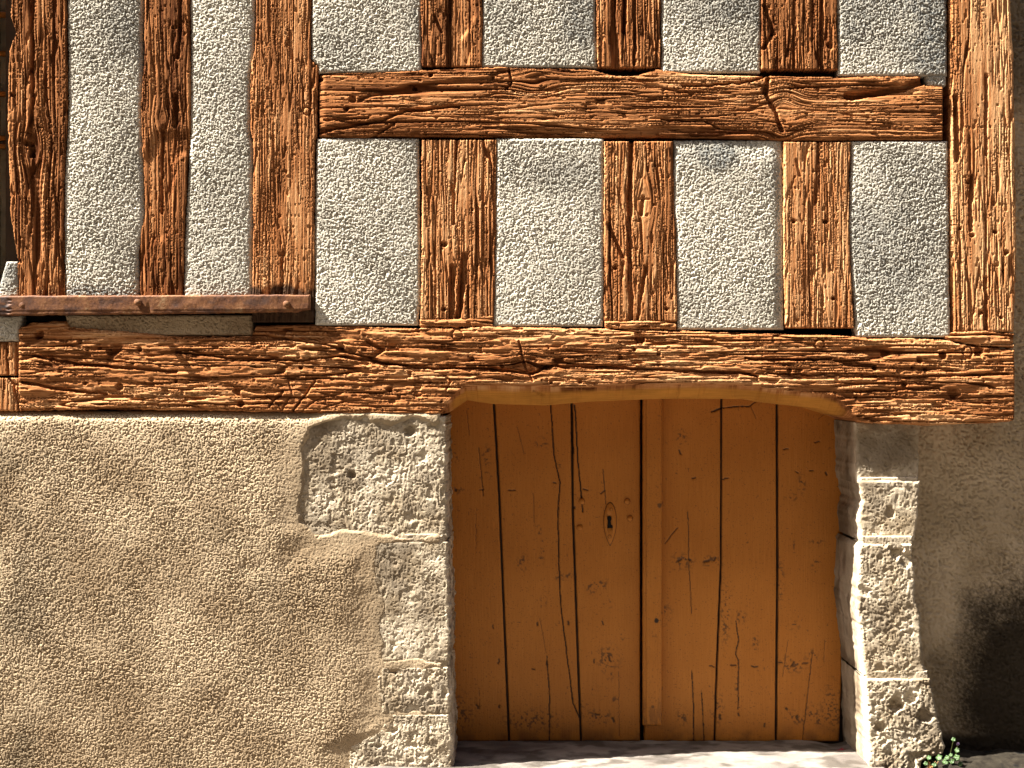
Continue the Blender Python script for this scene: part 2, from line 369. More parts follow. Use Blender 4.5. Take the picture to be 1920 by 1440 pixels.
post('corner_post', [(TOP, 1776), (0, 1780), (150, 1782), (300, 1780), (500, 1782), (622, 1784)], [(TOP, 1892), (0, 1896), (100, 1902), (300, 1906), (500, 1908), (622, 1903)], TOP, 622, 47, to=.35,
     ck=[([(1850, 140), (1848, 290)], 3, .010), ([(1822, 330), (1820, 430)], 4, .010), ([(1848, 520), (1850, 620)], 3.5, .012), ([(1792, 180), (1795, 300)], 5, .010)],
     hl=rnd_holes(1800, 1890, 320, 600, 8, 2.5, 4.5), fis=1.25, r=9)
# short posts, lower row
post('short_post', [(258, 790), (400, 790), (604, 788)], [(258, 931), (420, 930), (592, 926), (604, 926)], 262, 598, 59, to=.1,
     ck=[([(857, 262), (852, 350), (850, 420)], 2.5, .009), ([(872, 478), (868, 530), (858, 596)], 6, .014), ([(850, 500), (846, 594)], 6, .008)],
     hl=[(832, 458, 5, .012), (832, 580, 4, .01)], fis=1.3, amp=1.1)
post('short_post', [(262, 1133), (604, 1131)], [(262, 1262), (400, 1264), (430, 1268), (604, 1270)], 265, 602, 61, to=.05,
     knots=[(1206, 378, 16, 1.9)], ck=[([(1184, 265), (1180, 420), (1184, 600)], 4.5, .014), ([(1140, 420), (1168, 480)], 4, .010), ([(1212, 500), (1196, 598)], 3, .010), ([(1206, 370), (1202, 400)], 4, .01)], hl=[(1250, 580, 3, .01), (1153, 502, 4, .01)], fis=1.2)
post('short_post', [(265, 1470), (400, 1468), (615, 1472)], [(265, 1596), (360, 1592), (420, 1592), (520, 1597), (615, 1602)], 266, 615, 73, to=.3,
     ck=[([(1534, 268), (1530, 380)], 2.5, .008), ([(1493, 300), (1500, 330)], 3, .006)], hl=[(1488, 415, 4, .012), (1548, 415, 4, .012), (1562, 560, 3, .01)], coarse=1.15, fis=.9)
# upper row
post('short_post', [(TOP, 788), (127, 790)], [(TOP, 900), (50, 905), (127, 903)], TOP, 124, 83, to=-.3,
     ck=[([(842, TOP), (842, 124)], 4, .018), ([(815, 30), (828, 60)], 3, .008)], extra=lambda u, v: -.005*sm(843, 846, u)*(1-sm(872+vn(v*.04, 0, 5)*14, 884+vn(v*.04, 0, 5)*14, u)))
post('short_post', [(TOP, 1116), (127, 1120)], [(TOP, 1236), (127, 1240)], TOP, 126, 91, to=-.2,
     ck=[([(1150, TOP), (1152, 124)], 4, .012), ([(1172, 0), (1170, 60)], 4, .012), ([(1190, TOP), (1189, 120)], 3, .010), ([(1152, 70), (1155, 124)], 8, .012)], amp=1.2, fis=1.3)
post('short_post', [(TOP, 1428), (132, 1427)], [(TOP, 1568), (132, 1571)], TOP, 130, 97, to=-.15,
     ck=[([(1490, TOP), (1488, 130)], 3, .010), ([(1540, TOP), (1542, 130)], 4, .008), ([(1434, 10), (1450, 60), (1432, 90)], 4, .01)], hl=[(1450, 62, 4, .01), (1556, 85, 5, .01)], fis=1.3, coarse=1.1)
# rail
def rail_extra(u, v):
    e = -.006*(1-sm(598, 612, u))                                  # the shouldered left end
    e = e+.006*np.exp(-((v-222-.06*(u-760))/30)**2)*(1-sm(700, 900, u))*sm(600, 640, u)
    e = e-.009*np.exp(-((v-(172+.0*(u)))/9)**2)*sm(1580, 1640, u)*(1-sm(1700, 1735, u))
    e = e-.004*sm(238, 246, v+6*vn(u*.02, 0, 3))*sm(940, 960, u)*(1-sm(1240, 1460, u))
    return e+.0006*vn(u*.012, v*.03, 12)
slab('rail', True, 598, 1768, [(598, 137), (760, 132), (850, 128), (950, 124), (1100, 128), (1165, 142), (1195, 141), (1232, 128), (1300, 138), (1430, 142), (1560, 143), (1728, 142), (1735, 160), (1768, 162)],
     [(598, 257), (680, 260), (700, 256), (900, 257), (1240, 257), (1480, 263), (1600, 262), (1768, 262)],
     wood_fun(True, 107, to=-.15, knots=[(1005, 150, 16, 1.5), (1470, 205, 24, .8), (1462, 250, 14, 1.2)],
              ck=[([(600, 248), (640, 240), (720, 226), (760, 208), (860, 200)], 3, .010), ([(1440, 148), (1434, 175), (1452, 205), (1466, 245)], 4, .014), ([(1735, 150), (1690, 165), (1640, 175), (1590, 182)], 7, .018),
                  ([(1280, 162), (1360, 158), (1410, 152), (1440, 140)], 2.5, .010), ([(955, 130), (958, 155), (950, 165)], 2.5, .010), ([(1180, 150), (1300, 178)], 1.5, .006), ([(700, 256), (740, 232)], 2, .008),
                  ([(1240, 225), (1320, 228), (1350, 240)], 2, .008), ([(1480, 165), (1600, 160), (1700, 158)], 2.5, .008), ([(610, 225), (690, 222)], 2.5, .008)],
              hl=[(662, 186, 6, .008), (778, 166, 4, .01), (808, 141, 4, .01), (925, 146, 3, .01), (650, 205, 4, .01), (600, 148, 5, .014)], extra=rail_extra, fis=.6, amp=.8, coarse=1.5), M_wood, tw, y0=-.002, seed=107, r=7, wob=1.2)
# the big beam over the door, with its arched painted chamfer
bt = [(34, 616), (60, 604), (122, 602), (130, 613), (250, 622), (330, 631), (470, 630), (480, 610), (590, 608), (700, 612), (785, 616), (930, 612), (1130, 616), (1270, 620), (1470, 626), (1600, 630), (1780, 637), (1800, 645), (1905, 656)]
bb = [(34, 770), (200, 768), (400, 770), (600, 775), (700, 778), (822, 778), (835, 768), (850, 745), (872, 728), (900, 723), (973, 723), (1073, 729), (1150, 724), (1280, 720), (1380, 722), (1467, 733), (1540, 738), (1572, 748), (1590, 768), (1612, 792), (1740, 797), (1850, 794), (1892, 791), (1903, 787)]
cb = [(822, 778), (840, 774), (873, 751), (923, 758), (1023, 761), (1107, 754), (1223, 749), (1280, 748), (1413, 749), (1450, 756), (1540, 766), (1600, 785), (1612, 792)]
def beam_side(l, b, y):
    n = 26; t = np.linspace(0, 1, n+1)[1:]
    vc = np.where((l > 822) & (l < 1612), np.interp(l, [p[0] for p in cb], [p[1] for p in cb]), b)
    vc = np.maximum(vc, b); ch = (vc-b)
    inside = sm(822, 850, l)*(1-sm(1590, 1612, l))
    yc = y+.002+.075*inside
    k = .5; tt = np.clip(t/k, 0, 1)[None]; t2 = np.clip((t-k)/(1-k), 0, 1)[None]
    bulge = .12*np.sin(np.pi*tt)*ch[:, None]
    w = b[:, None]+ch[:, None]*tt+bulge+.6*vn(l[:, None]*.05, t[None]*4, 8)*np.sin(np.pi*tt)
    yy = y[:, None]+(yc-y)[:, None]*tt
    yy = yy+(np.where(inside > 0, .385, .15)[:, None]-yc[:, None])*t2
    hk = cracks(np.repeat(l[:, None], n, 1), w, [([(1000, 733), (1020, 740)], 2.5, .008), ([(900, 744), (960, 746)], 1.2, .003)], seed=3)
    yy = yy+hk
    pb = np.repeat(sm(836, 856, l)[:, None]*(1-sm(1575, 1600, l))[:, None], n, 1)*sm(.04, .14, t)[None]
    return w, yy, pb
def beam_extra(u, v):
    e = .0006*vn(u*.006, v*.012, 61)+.0007*fbm(u*.016, v*.03, 62, 2)
    e = e-.007*np.exp(-((v-648)/8)**2)*0
    # hewn hollow where the notch meets the chamfer and the smoother strip under the iron bar
    e = e-.004*sm(735, 745, v+5*vn(u*.03, 0, 64))*(1-sm(118, 135, u))
    e = e+.0012*sm(.1, .25, vn(u*.018, v*.035, 65))
    e = e-.006*(1-sm(.55, 1.05, np.hypot((u-575)/150, (v-612-.1*(u-575))/34)))
    return e
def beam_fun(u, v):
    rough = np.clip(.35+sm(.0, .25, v*0+1), 0, 1)
    f = wood_fun(True, 131, knots=[(985, 690, 12, 1.3)],
                 ck=[([(640, 668), (720, 680), (800, 690), (900, 690), (965, 697), (1000, 702), (1025, 686), (1110, 688), (1220, 692), (1400, 700), (1420, 705)], 3, .014),
                     ([(60, 668), (160, 684), (250, 690), (330, 696)], 3, .012), ([(330, 660), (440, 672), (560, 676), (640, 668)], 2.2, .009), ([(40, 715), (120, 730), (200, 738)], 3, .012),
                     ([(1400, 672), (1480, 676), (1560, 672)], 2.5, .010), ([(1440, 700), (1560, 704), (1700, 706), (1890, 700)], 2.5, .010), ([(550, 770), (580, 730), (592, 715)], 2, .010), ([(505, 762), (530, 735)], 2, .008), ([(528, 770), (548, 738), (540, 715)], 1.5, .006), ([(565, 772), (600, 745), (640, 738)], 1.3, .006), ([(500, 742), (520, 758), (528, 772)], 1.5, .006), ([(600, 768), (650, 752)], 1.2, .005),
                     ([(690, 640), (720, 655), (690, 672)], 4, .010), ([(973, 640), (985, 690), (1000, 715)], 2.2, .008), ([(600, 640), (700, 650), (820, 652)], 1.5, .006), ([(1600, 735), (1760, 728)], 2, .008), ([(830, 700), (845, 715), (838, 730)], 2, .006)],
                 hl=[(74, 628, 7, .020), (96, 672, 5, .010), (225, 725, 6, .012), (445, 734, 6, .014), (452, 757, 6, .014), (730, 730, 5, .012), (1840, 0, 1, 0), (1835, 660, 8, .012), (1660, 660, 8, .010), (1724, 674, 5, .012), (1768, 666, 6, .014), (1788, 738, 9, .012),
                     (1695, 722, 4, .010), (1200, 634, 9, .016), (205, 660, 5, .01), (150, 640, 4, .01), (262, 655, 4, .01), (1640, 690, 4, .010), (1480, 695, 4, .010), (640, 650, 5, .01)]+rnd_holes(100, 1880, 640, 760, 26, 2, 4, .010),
                 pg=[(541, 628, 8), (857, 628, 10), (1536, 646, 9), (1814, 660, 9)], extra=beam_extra, chunk=1.0, fis=.85, amp=.8, coarse=1.2)
    return f(u, v)
slab('lintel_beam', True, 34, 1903, bt, bb, beam_fun, M_wood, tw, y0=-.004, depth=.12, seed=131, r=7, rend=6, wob=1.6, sideB=beam_side, step=1.2)['label'] = 'massive gnarled beam with an ochre-painted arched cut above the door'
# crumbled tenon shoulders between posts and beam
for nm, l0, l1, a, b, sd in (('tenon_shoulder', 787, 925, [(787, 596), (860, 598), (925, 590)], 613, 141), ('tenon_shoulder', 1134, 1268, 601, [(1134, 614), (1200, 618), (1268, 617)], 143), ('tenon_shoulder', 1772, 1902, [(1772, 628), (1785, 622), (1850, 620), (1902, 625)], [(1772, 638), (1902, 654)], 145)):
    slab(nm, True, l0, l1, a, b, wood_fun(True, sd, chunk=1.2, coarse=.8), M_wood, tw, y0=-.001, depth=.08, seed=sd, r=5, wob=2.2)
# stub post at the far left of the beam
slab('stub_post', False, 641, 704, -60, [(641, 38), (704, 34)], wood_fun(False, 151, ck=[([(30, 640), (31, 704)], 3, .01), ([(12, 640), (14, 704)], 2, .008)]), M_wood, tw, y0=.002, depth=.1, seed=151, r=6)
slab('stub_post', False, 708, 771, -60, [(708, 40), (771, 42)], wood_fun(False, 153, ck=[([(14, 708), (24, 720), (40, 722)], 2.5, .01), ([(24, 722), (34, 768)], 2, .008)]), M_wood, tw, y0=.001, depth=.1, seed=153, r=6)
# infill panels
def panel(A, B, l0, l1, seed, amp=1.0, y0=-.001, pillow=.0035, stains=(), r=7, label=None, wob=1.3, extra=None, mat=None):
    def f(u, v):
        h, tone = plaster(u, v, seed, amp*.95, 1.12)
        a = curve(A, v[:, 0])[:, None]; b = curve(B, v[:, 0])[:, None]; s = np.clip((u-a)/(b-a), 0, 1); t = np.clip((v-l0)/(l1-l0), 0, 1)
        h = h+pillow*((4*s*(1-s))**.5-1)
        if extra is not None: h = h+extra(u, v, s, t)
        m = np.zeros_like(h)
        for (x, y, rx, ry, st) in stains:
            d = np.hypot((u-x)/rx, (v-y)/ry)+.45*fbm(u*.02, v*.02, seed+8, 3); m = np.maximum(m, min(.95, 1.3*st)*(1-sm(.3, 1.15, d)))
        m = m*(.75+.4*vn(u*.3, v*.3, seed+9))
        return h, tone, m, u*S
    gr = lambda c, d: c+d if np.isscalar(c) else [(p[0], p[1]+d) for p in c]
    o = slab('infill_panel', False, l0-2, l1+2, gr(A, -2.5), gr(B, 2.5), f, mat or M_plaster, tw, y0=y0, depth=.06, seed=seed, r=r, rend=5, wob=wob, sides=5)
    if label: o['label'] = label
    return o
panel([(TOP, 124), (200, 128), (350, 120), (562, 121)], [(TOP, 268), (200, 263), (300, 266), (420, 268), (480, 257), (562, 259)], TOP, 560, 201, 1.25, stains=[(195, 556, 110, 26, 1.0), (240, 40, 60, 90, .35)], pillow=.007, r=9)
panel([(TOP, 353), (60, 358), (250, 357), (440, 347), (562, 344)], [(TOP, 480), (100, 474), (140, 468), (255, 467), (270, 472), (562, 471)], TOP, 560, 203, 1.0, stains=[(430, 558, 80, 20, .9)], pillow=.006, r=9)
panel([(TOP, 586), (110, 585), (125, 598)], [(TOP, 786), (140, 788)], TOP, 134, 205, stains=[(640, 80, 60, 70, .2), (790, 30, 30, 60, .35)])
panel([(TOP, 902), (60, 907), (130, 905)], [(TOP, 1112), (130, 1117)], TOP, 124, 207, stains=[(1090, 30, 60, 90, .55), (960, 20, 80, 60, .25)])
panel([(TOP, 1240), (130, 1243)], [(TOP, 1426), (137, 1425)], TOP, 134, 209, stains=[(1400, 10, 130, 70, .5)])
panel([(TOP, 1572), (140, 1575)], [(TOP, 1772), (160, 1776)], TOP, 140, 211, stains=[(1765, 60, 130, 150, .85), (1650, 20, 150, 110, .5)])
slab('infill_patch', False, 138, 160, [(138, 1736), (160, 1740)], 1776, lambda u, v: (*plaster(u, v, 212), np.full(u.shape, .6), u*S), M_plaster, tw, y0=.004, depth=.06, seed=212, r=5)
panel([(258, 596), (400, 592), (612, 592)], [(258, 783), (560, 786), (612, 782)], 261, 608, 213, stains=[(770, 300, 30, 60, .35)])
panel([(258, 932), (400, 931), (612, 928)], [(258, 1130), (612, 1130)], 261, 610, 215, stains=[(1060, 320, 90, 50, .3)])
panel([(265, 1266), (400, 1266), (440, 1271), (618, 1272)], [(265, 1467), (618, 1469)], 264, 616, 217, stains=[(1340, 282, 90, 45, .7), (1460, 330, 40, 80, .3)], extra=lambda u, v, s, t: -.006*np.exp(-((v-264)/22)**2)-.006*sm(.9, 1, s))
panel([(265, 1600), (350, 1598), (420, 1594), (520, 1600), (560, 1604), (632, 1608)], [(265, 1776), (632, 1781)], 266, 630, 219, stains=[(1640, 470, 170, 170, .45), (1700, 350, 100, 90, .3)])
panel([(592, 122), (626, 128)], [(592, 470), (626, 472)], 592, 627, 221, 1.0, y0=.007, label='narrow plaster strip under the iron bar', mat=M_tan)
panel([(492, 13), (556, -6)], [(492, 29), (500, 32), (556, 32)], 492, 556, 223, .9, r=3, wob=.6, stains=[(0, 520, 60, 60, .6)])
panel(-60, [(592, 36), (640, 34)], 594, 638, 225, 1.0)
for o in tw.children:
    if o.name.startswith('rail'): o['label'] = 'horizontal split beam with a dark knot joining the short posts'
    if o.name.startswith('corner_post'): o['label'] = 'wide pale tan post at the right corner of the wall'
# ================================================================== LOWER LEFT WALL, render with quoin stones
lw = empty('rendered_wall', (X(300), 0, Z(1500)), 'tan roughcast lower wall with worn limestone blocks beside the left edge of the door', 'wall')
Q = [ # quoin outlines: rows top/bottom, left curve, right curve
    (782, 1006, [(782, 640), (800, 580), (850, 562), (980, 566), (1006, 590)], [(782, 833), (850, 836), (1006, 838)]),
    (1017, 1238, [(1017, 712), (1060, 704), (1160, 712), (1238, 722)], [(1017, 840), (1238, 843)]),
    (1252, 1336, [(1252, 724), (1290, 712), (1336, 716)], [(1252, 842), (1336, 845)]),
    (1340, 1452, [(1340, 742), (1370, 722), (1400, 665), (1452, 660)], [(1340, 845), (1452, 847)])]
def qmask(u, v, grow):
    m = np.full(u.shape, -1e3, np.float32)
    for (a, b, L, R) in Q:
        d = np.minimum(np.minimum(v-a, b-v), np.minimum(u-curve(L, v[:, 0])[:, None], 900-u)); m = np.maximum(m, d)
    return m+16*fbm(u*.022, v*.022, 301, 4)
def render_fun(u, v):
    h, tone = plaster(u, v, 303, .85, 1.3)
    q = qmask(u, v, 0)
    smooth = sm(-70, -18, q)*(1-sm(838, 842, u)*0)                        # trowelled smooth round the stones
    h = h*(1-.8*smooth)+.0004*vn(u*.4, v*.4, 305)*smooth
    lump = .0003*fbm(u*.006, v*.006, 306, 2)
    base = .002+.012*np.clip((v-772)/200, 0, 1)**.6+lump*sm(770, 860, v)-.016*(1-sm(768, 800, v))**2
    near = sm(-75, -2, q); h = h+base*(1-near)+.0072*near-.03*sm(-2, 26, q)
    h = h+.0002*vn(u*.011, v*.02, 307)
    # dimples and a scratch in the render
    h = h-.003*np.exp(-(((u-470)/22)**2+((v-1065)/16)**2))
    m = .6*np.exp(-((u+20)/110)**2)*sm(-.5, .5, fbm(u*.02, v*.012, 308, 3))*sm(800, 900, v)
    m = np.maximum(m, .14*sm(.2, .7, fbm(u*.012, v*.010, 309, 3)))
    m = np.maximum(m, .8*sm(.88, .95, vn(u*.2, v*.2, 312)))
    m = np.maximum(m, .5*smooth*sm(.55, .8, vn(u*.35, v*.35, 310)))
    m = np.maximum(m, .35*sm(-22, 4, q)*sm(-.2, .4, fbm(u*.02, v*.02, 311, 2)))
    return h, tone+.5*(1-sm(780, 850, v)), m, u*S
slab('render', False, 771, 1500, -60, [(771, 826), (1500, 836)], render_fun, M_tan, lw, y0=.0, depth=.12, seed=303, r=8, rend=10, wob=.5)
box('wall_core', X(-60), X(822), .05, .40, Z(1500), Z(790), M_back, lw)
box('wall_core', X(-60), X(815), .13, .40, Z(791), Z(702), M_back, lw)
def stone_side(depth, n=60, seed=3):
    def f(l, b, y):
        t = np.linspace(0, 1, n+1)[1:]; yy = y[:, None]+(depth-y[:, None])*t[None]
        w = b[:, None]+(1-np.exp(-t*14))[None]*2+3.0*fbm(l[:, None]*.03, yy*30, seed, 3)+1.0*vn(l[:, None]*.2, yy*150, seed+4)
        return w, yy, np.zeros_like(w)
    return f
def qfun(seed, sh=(), dark=(), amp=1.0, tool=1.0, off=0.0):
    def f(u, v):
        h, tone = stone(u, v, seed, amp, tool); m = .7*sm(-.05, .45, fbm(u*.02, v*.02, seed+20, 4))
        for (x, y, rx, ry, st) in dark:
            d = np.hypot((u-x)/rx, (v-y)/ry)+.6*fbm(u*.035, v*.035, seed+21, 4); m = np.maximum(m, st*(1-sm(.3, 1.1, d)))
        if sh: h = h-holes(u, v, sh)
        # pale mortar smear down the jamb edge
        return h+off, tone, m*.9, u*S
    return f
for i, (a, b, L, R) in enumerate(Q):
    kw = [dict(sh=[(768, 808, 9, .010), (660, 890, 7, .006)], dark=[(600, 840, 60, 90, .6), (690, 830, 90, 50, .5), (590, 985, 60, 25, .6), (820, 960, 22, 40, .4)], tool=1.4),
          dict(sh=[(815, 1095, 14, .009), (823, 1145, 10, .006)], dark=[(735, 1110, 30, 50, .4), (815, 1110, 14, 22, .6), (825, 1160, 10, 16, .6)], amp=.8),
          dict(dark=[(760, 1320, 60, 22, .8), (800, 1330, 40, 14, .8)], amp=1.5), dict(dark=[(700, 1415, 40, 30, .6), (780, 1345, 80, 12, .6)], amp=1.6)][i]
    slab('quoin_stone', False, a-2, b+2, [(p[0], p[1]-9) for p in L], R, qfun(320+i*5, off=[-.004, .0, .002, .003][i], **kw), M_stone, lw, y0=-.006, depth=.05, seed=320+i*5, r=4, rend=4, wob=3.2, sideB=stone_side(.38, 50, 330+i))
# mortar joints between the stones
slab('mortar', False, 1000, 1460, [(1000, 742), (1460, 742)], [(1000, 835), (1460, 843)], lambda u, v: (stone(u, v, 351, .9)[0], stone(u, v, 351)[1], np.zeros_like(u)+.25, u*S), M_stone, lw, y0=-.0045, depth=.05, seed=351, r=7, wob=1, sideB=stone_side(.38, 40, 352))
# ================================================================== RIGHT PIER
rp = empty('stone_pier', (X(1680), 0, Z(1445)), 'narrow pier of stacked pale limestone blocks forming the right side of the door opening', 'pier')
def sideA_stone(): return None
def pier(a, b, L, R, seed, y0, parts, rdepth=.36, **kw):
    """a block with a deep reveal on its LEFT side: built mirrored through the generic slab by swapping curves"""
    f0 = qfun(seed, **kw)
    def f(u, v): return f0(u, v)
    nl = int((b-a)/1.3); l = np.linspace(a, b, nl)
    A = curve(L, l); B = curve(R, l)
    A = A+2.5*fbm(l*.02, l*0, seed, 3)+1*vn(l*.15, l*0, seed+1); B = B+3.5*fbm(l*.02, l*0+5, seed, 3)+1.2*vn(l*.15, l*0+5, seed+1)
    nw = int(np.mean(B-A)/1.3); s = np.linspace(0, 1, nw); w = A[:, None]+(B-A)[:, None]*s; v = np.repeat(l[:, None], nw, 1)
    h, tone, m, g = f(w, v)
    e = np.minimum(w-A[:, None], B[:, None]-w); ee = np.minimum(v-a, b-v); r = 9
    r = 6; c1 = np.clip(1-e/r, 0, 1); c2 = np.clip(1-ee/5, 0, 1); yc = np.maximum((1-np.sqrt(1-c1*c1))*r, (1-np.sqrt(1-c2*c2))*5)*S
    y = y0-h+yc
    n = 90; t = np.linspace(1, 0, n+1)[:-1]
    yA = y[:, :1]+(rdepth-y[:, :1])*t[None]
    sx = (1-np.exp(-(yA-y[:, :1])*60))*(-0)+2.4*fbm(yA*26, l[:, None]*.025, seed+7, 3)*np.clip((yA-y[:, :1])/.02, 0, 1)+.9*vn(yA*140, l[:, None]*.15, seed+8)*np.clip((yA-y[:, :1])/.02, 0, 1)
    wA = A[:, None]+sx
    tb = np.linspace(0, 1, 14)[1:]; yB = y[:, -1:]+(y0+.14-y[:, -1:])*tb[None]; wB = B[:, None]+2*vn(yB*60, l[:, None]*.05, seed+9)+3*tb[None]
    W = np.concatenate([wA, w, wB], 1); Y = np.concatenate([yA, y, yB], 1); V = np.repeat(l[:, None], W.shape[1], 1)
    ext = lambda q, nA=wA.shape[1], nB=wB.shape[1]: np.concatenate([np.repeat(q[:, :1], nA, 1), q, np.repeat(q[:, -1:], nB, 1)], 1)
    T = ext(tone); K = ext(m); T[:, :n] = fbm(yA*20, V[:, :n]*.03, seed+11, 3); K[:, :n] = .4*sm(.0, .5, fbm(yA*14+2, V[:, :n]*.015, seed+12, 3))*sm(.05, .12, yA)+.62*sm(.02, .10, yA)  # reveal mask: patchy dirt, plus painted shade that deepens towards the back
    cat = lambda q, val=None: np.concatenate([q[:1] if val is None else np.maximum(q[:1], val), q, q[-1:] if val is None else np.maximum(q[-1:], val)])
    W, Y, V, T, K = cat(W), cat(Y, y0+.14), cat(V), cat(T), cat(K)
    P = np.stack([X(W), Y, Z(V)], -1)
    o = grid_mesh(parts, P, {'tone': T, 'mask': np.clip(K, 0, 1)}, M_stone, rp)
    return o
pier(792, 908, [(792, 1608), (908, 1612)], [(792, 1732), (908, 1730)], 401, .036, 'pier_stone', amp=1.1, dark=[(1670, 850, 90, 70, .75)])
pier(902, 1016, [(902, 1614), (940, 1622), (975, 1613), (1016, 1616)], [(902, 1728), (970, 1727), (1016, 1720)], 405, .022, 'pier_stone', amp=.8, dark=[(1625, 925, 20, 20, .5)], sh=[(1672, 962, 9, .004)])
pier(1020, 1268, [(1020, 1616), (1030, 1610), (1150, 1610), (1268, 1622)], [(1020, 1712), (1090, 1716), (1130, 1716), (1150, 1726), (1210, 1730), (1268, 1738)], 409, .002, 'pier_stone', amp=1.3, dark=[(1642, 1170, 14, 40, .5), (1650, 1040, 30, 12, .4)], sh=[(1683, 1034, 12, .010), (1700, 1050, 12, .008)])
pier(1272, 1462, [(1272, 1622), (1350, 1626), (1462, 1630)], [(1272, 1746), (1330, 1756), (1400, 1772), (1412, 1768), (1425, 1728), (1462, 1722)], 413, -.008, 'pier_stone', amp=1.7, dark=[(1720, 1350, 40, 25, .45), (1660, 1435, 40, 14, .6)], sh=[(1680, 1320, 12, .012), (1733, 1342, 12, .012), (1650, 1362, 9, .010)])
for (l0, l1, x0, x1, yy, sd) in ((1006, 1030, 1618, 1714, .010, 451), (1258, 1282, 1624, 1740, .001, 455), (896, 914, 1618, 1726, .030, 459)):
    slab('mortar', False, l0, l1, x0, x1, lambda u, v: (stone(u, v, 451, .7)[0], stone(u, v, 451)[1], np.zeros_like(u)+.25, u*S), M_stone, rp, y0=yy, depth=.1, seed=sd, r=4, wob=2.5)
# ================================================================== SIDE WALL, set back on the right
sw = empty('side_wall', (X(1900), .15, Z(1500)), 'shaded brown rendered wall set back to the right of the pier, with a black damp stain', 'wall')
def side_fun(u, v):
    h, tone = plaster(u, v, 501, 1.5, 1.05)
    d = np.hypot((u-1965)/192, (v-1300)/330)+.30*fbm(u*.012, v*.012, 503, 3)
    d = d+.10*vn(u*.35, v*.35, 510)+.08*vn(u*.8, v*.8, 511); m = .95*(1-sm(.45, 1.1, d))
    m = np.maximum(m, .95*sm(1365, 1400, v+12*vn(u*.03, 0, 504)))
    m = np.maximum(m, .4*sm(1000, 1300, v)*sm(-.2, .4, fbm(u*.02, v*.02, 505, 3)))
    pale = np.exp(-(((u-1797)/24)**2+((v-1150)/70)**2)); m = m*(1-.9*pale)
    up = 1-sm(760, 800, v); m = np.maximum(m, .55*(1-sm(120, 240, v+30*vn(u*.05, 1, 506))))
    return h+.004*fbm(u*.01, v*.01, 507, 2), tone+pale*1.2, m, u*S
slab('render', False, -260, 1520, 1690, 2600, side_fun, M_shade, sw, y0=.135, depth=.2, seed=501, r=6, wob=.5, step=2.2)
# ================================================================== DOOR, set back in the opening
DY = .335; KX = (D+DY)/D
dr = empty('cellar_door', (X(1210), DY, Z(1436)), 'low orange-brown painted double plank door with keyhole, set back under the beam', 'door')
joints = [([(925, 740), (936, 930), (942, 1080), (955, 1400)], 2.0, .012), ([(1072, 740), (1073, 860), (1074, 960), (1079, 1100), (1086, 1300), (1090, 1400)], 2.0, .012),
          ([(1353, 740), (1352, 1060), (1345, 1230), (1342, 1320), (1340, 1400)], 1.7, .012), ([(1457, 740), (1458, 1080), (1455, 1400)], 2.1, .013)]
splits0 = [([(1032, 750), (1038, 850), (1050, 905), (1046, 960), (1048, 1060), (1052, 1140), (1062, 1220), (1075, 1320), (1086, 1345)], 1.5, .006),
          ([(1078, 760), (1083, 860), (1087, 900), (1093, 960)], 1.6, .006), ([(1072, 760), (1074, 850)], 2.6, .006), ([(1131, 880), (1136, 945)], .9, .003), ([(1290, 960), (1292, 1060), (1297, 1150)], .9, .003), ([(1380, 1165), (1385, 1200), (1379, 1225), (1385, 1240), (1384, 1330)], 1.3, .004),
          ([(1297, 1260), (1300, 1320), (1301, 1390)], 1.4, .004), ([(1316, 1300), (1320, 1390)], 1.2, .004), ([(1025, 1230), (1030, 1300), (1030, 1390)], 1.4, .004), ([(1012, 1160), (1024, 1225)], .8, .002),
          ([(875, 770), (880, 815)], .8, .002), ([(898, 840), (906, 930)], 1.0, .003), ([(970, 800), (982, 850)], .9, .002), ([(1524, 1220), (1515, 1300), (1505, 1390)], 1.0, .003), ([(1547, 1200), (1545, 1240)], .8, .002),
          ([(1478, 1200), (1468, 1270)], .8, .002), ([(1000, 925), (1002, 985)], .8, .002), ([(892, 960), (893, 1030)], .7, .002), ([(898, 1290), (899, 1330)], .7, .002), ([(1160, 1260), (1161, 1380)], .8, .002),
          ([(1352, 765), (1385, 762), (1405, 762), (1420, 752)], 1.3, .004), ([(1335, 772), (1352, 765)], 2, .004), ([(1408, 762), (1418, 785)], .8, .002), ([(1535, 785), (1555, 770)], .8, .002), ([(1247, 1020), (1270, 990)], .9, .003)]
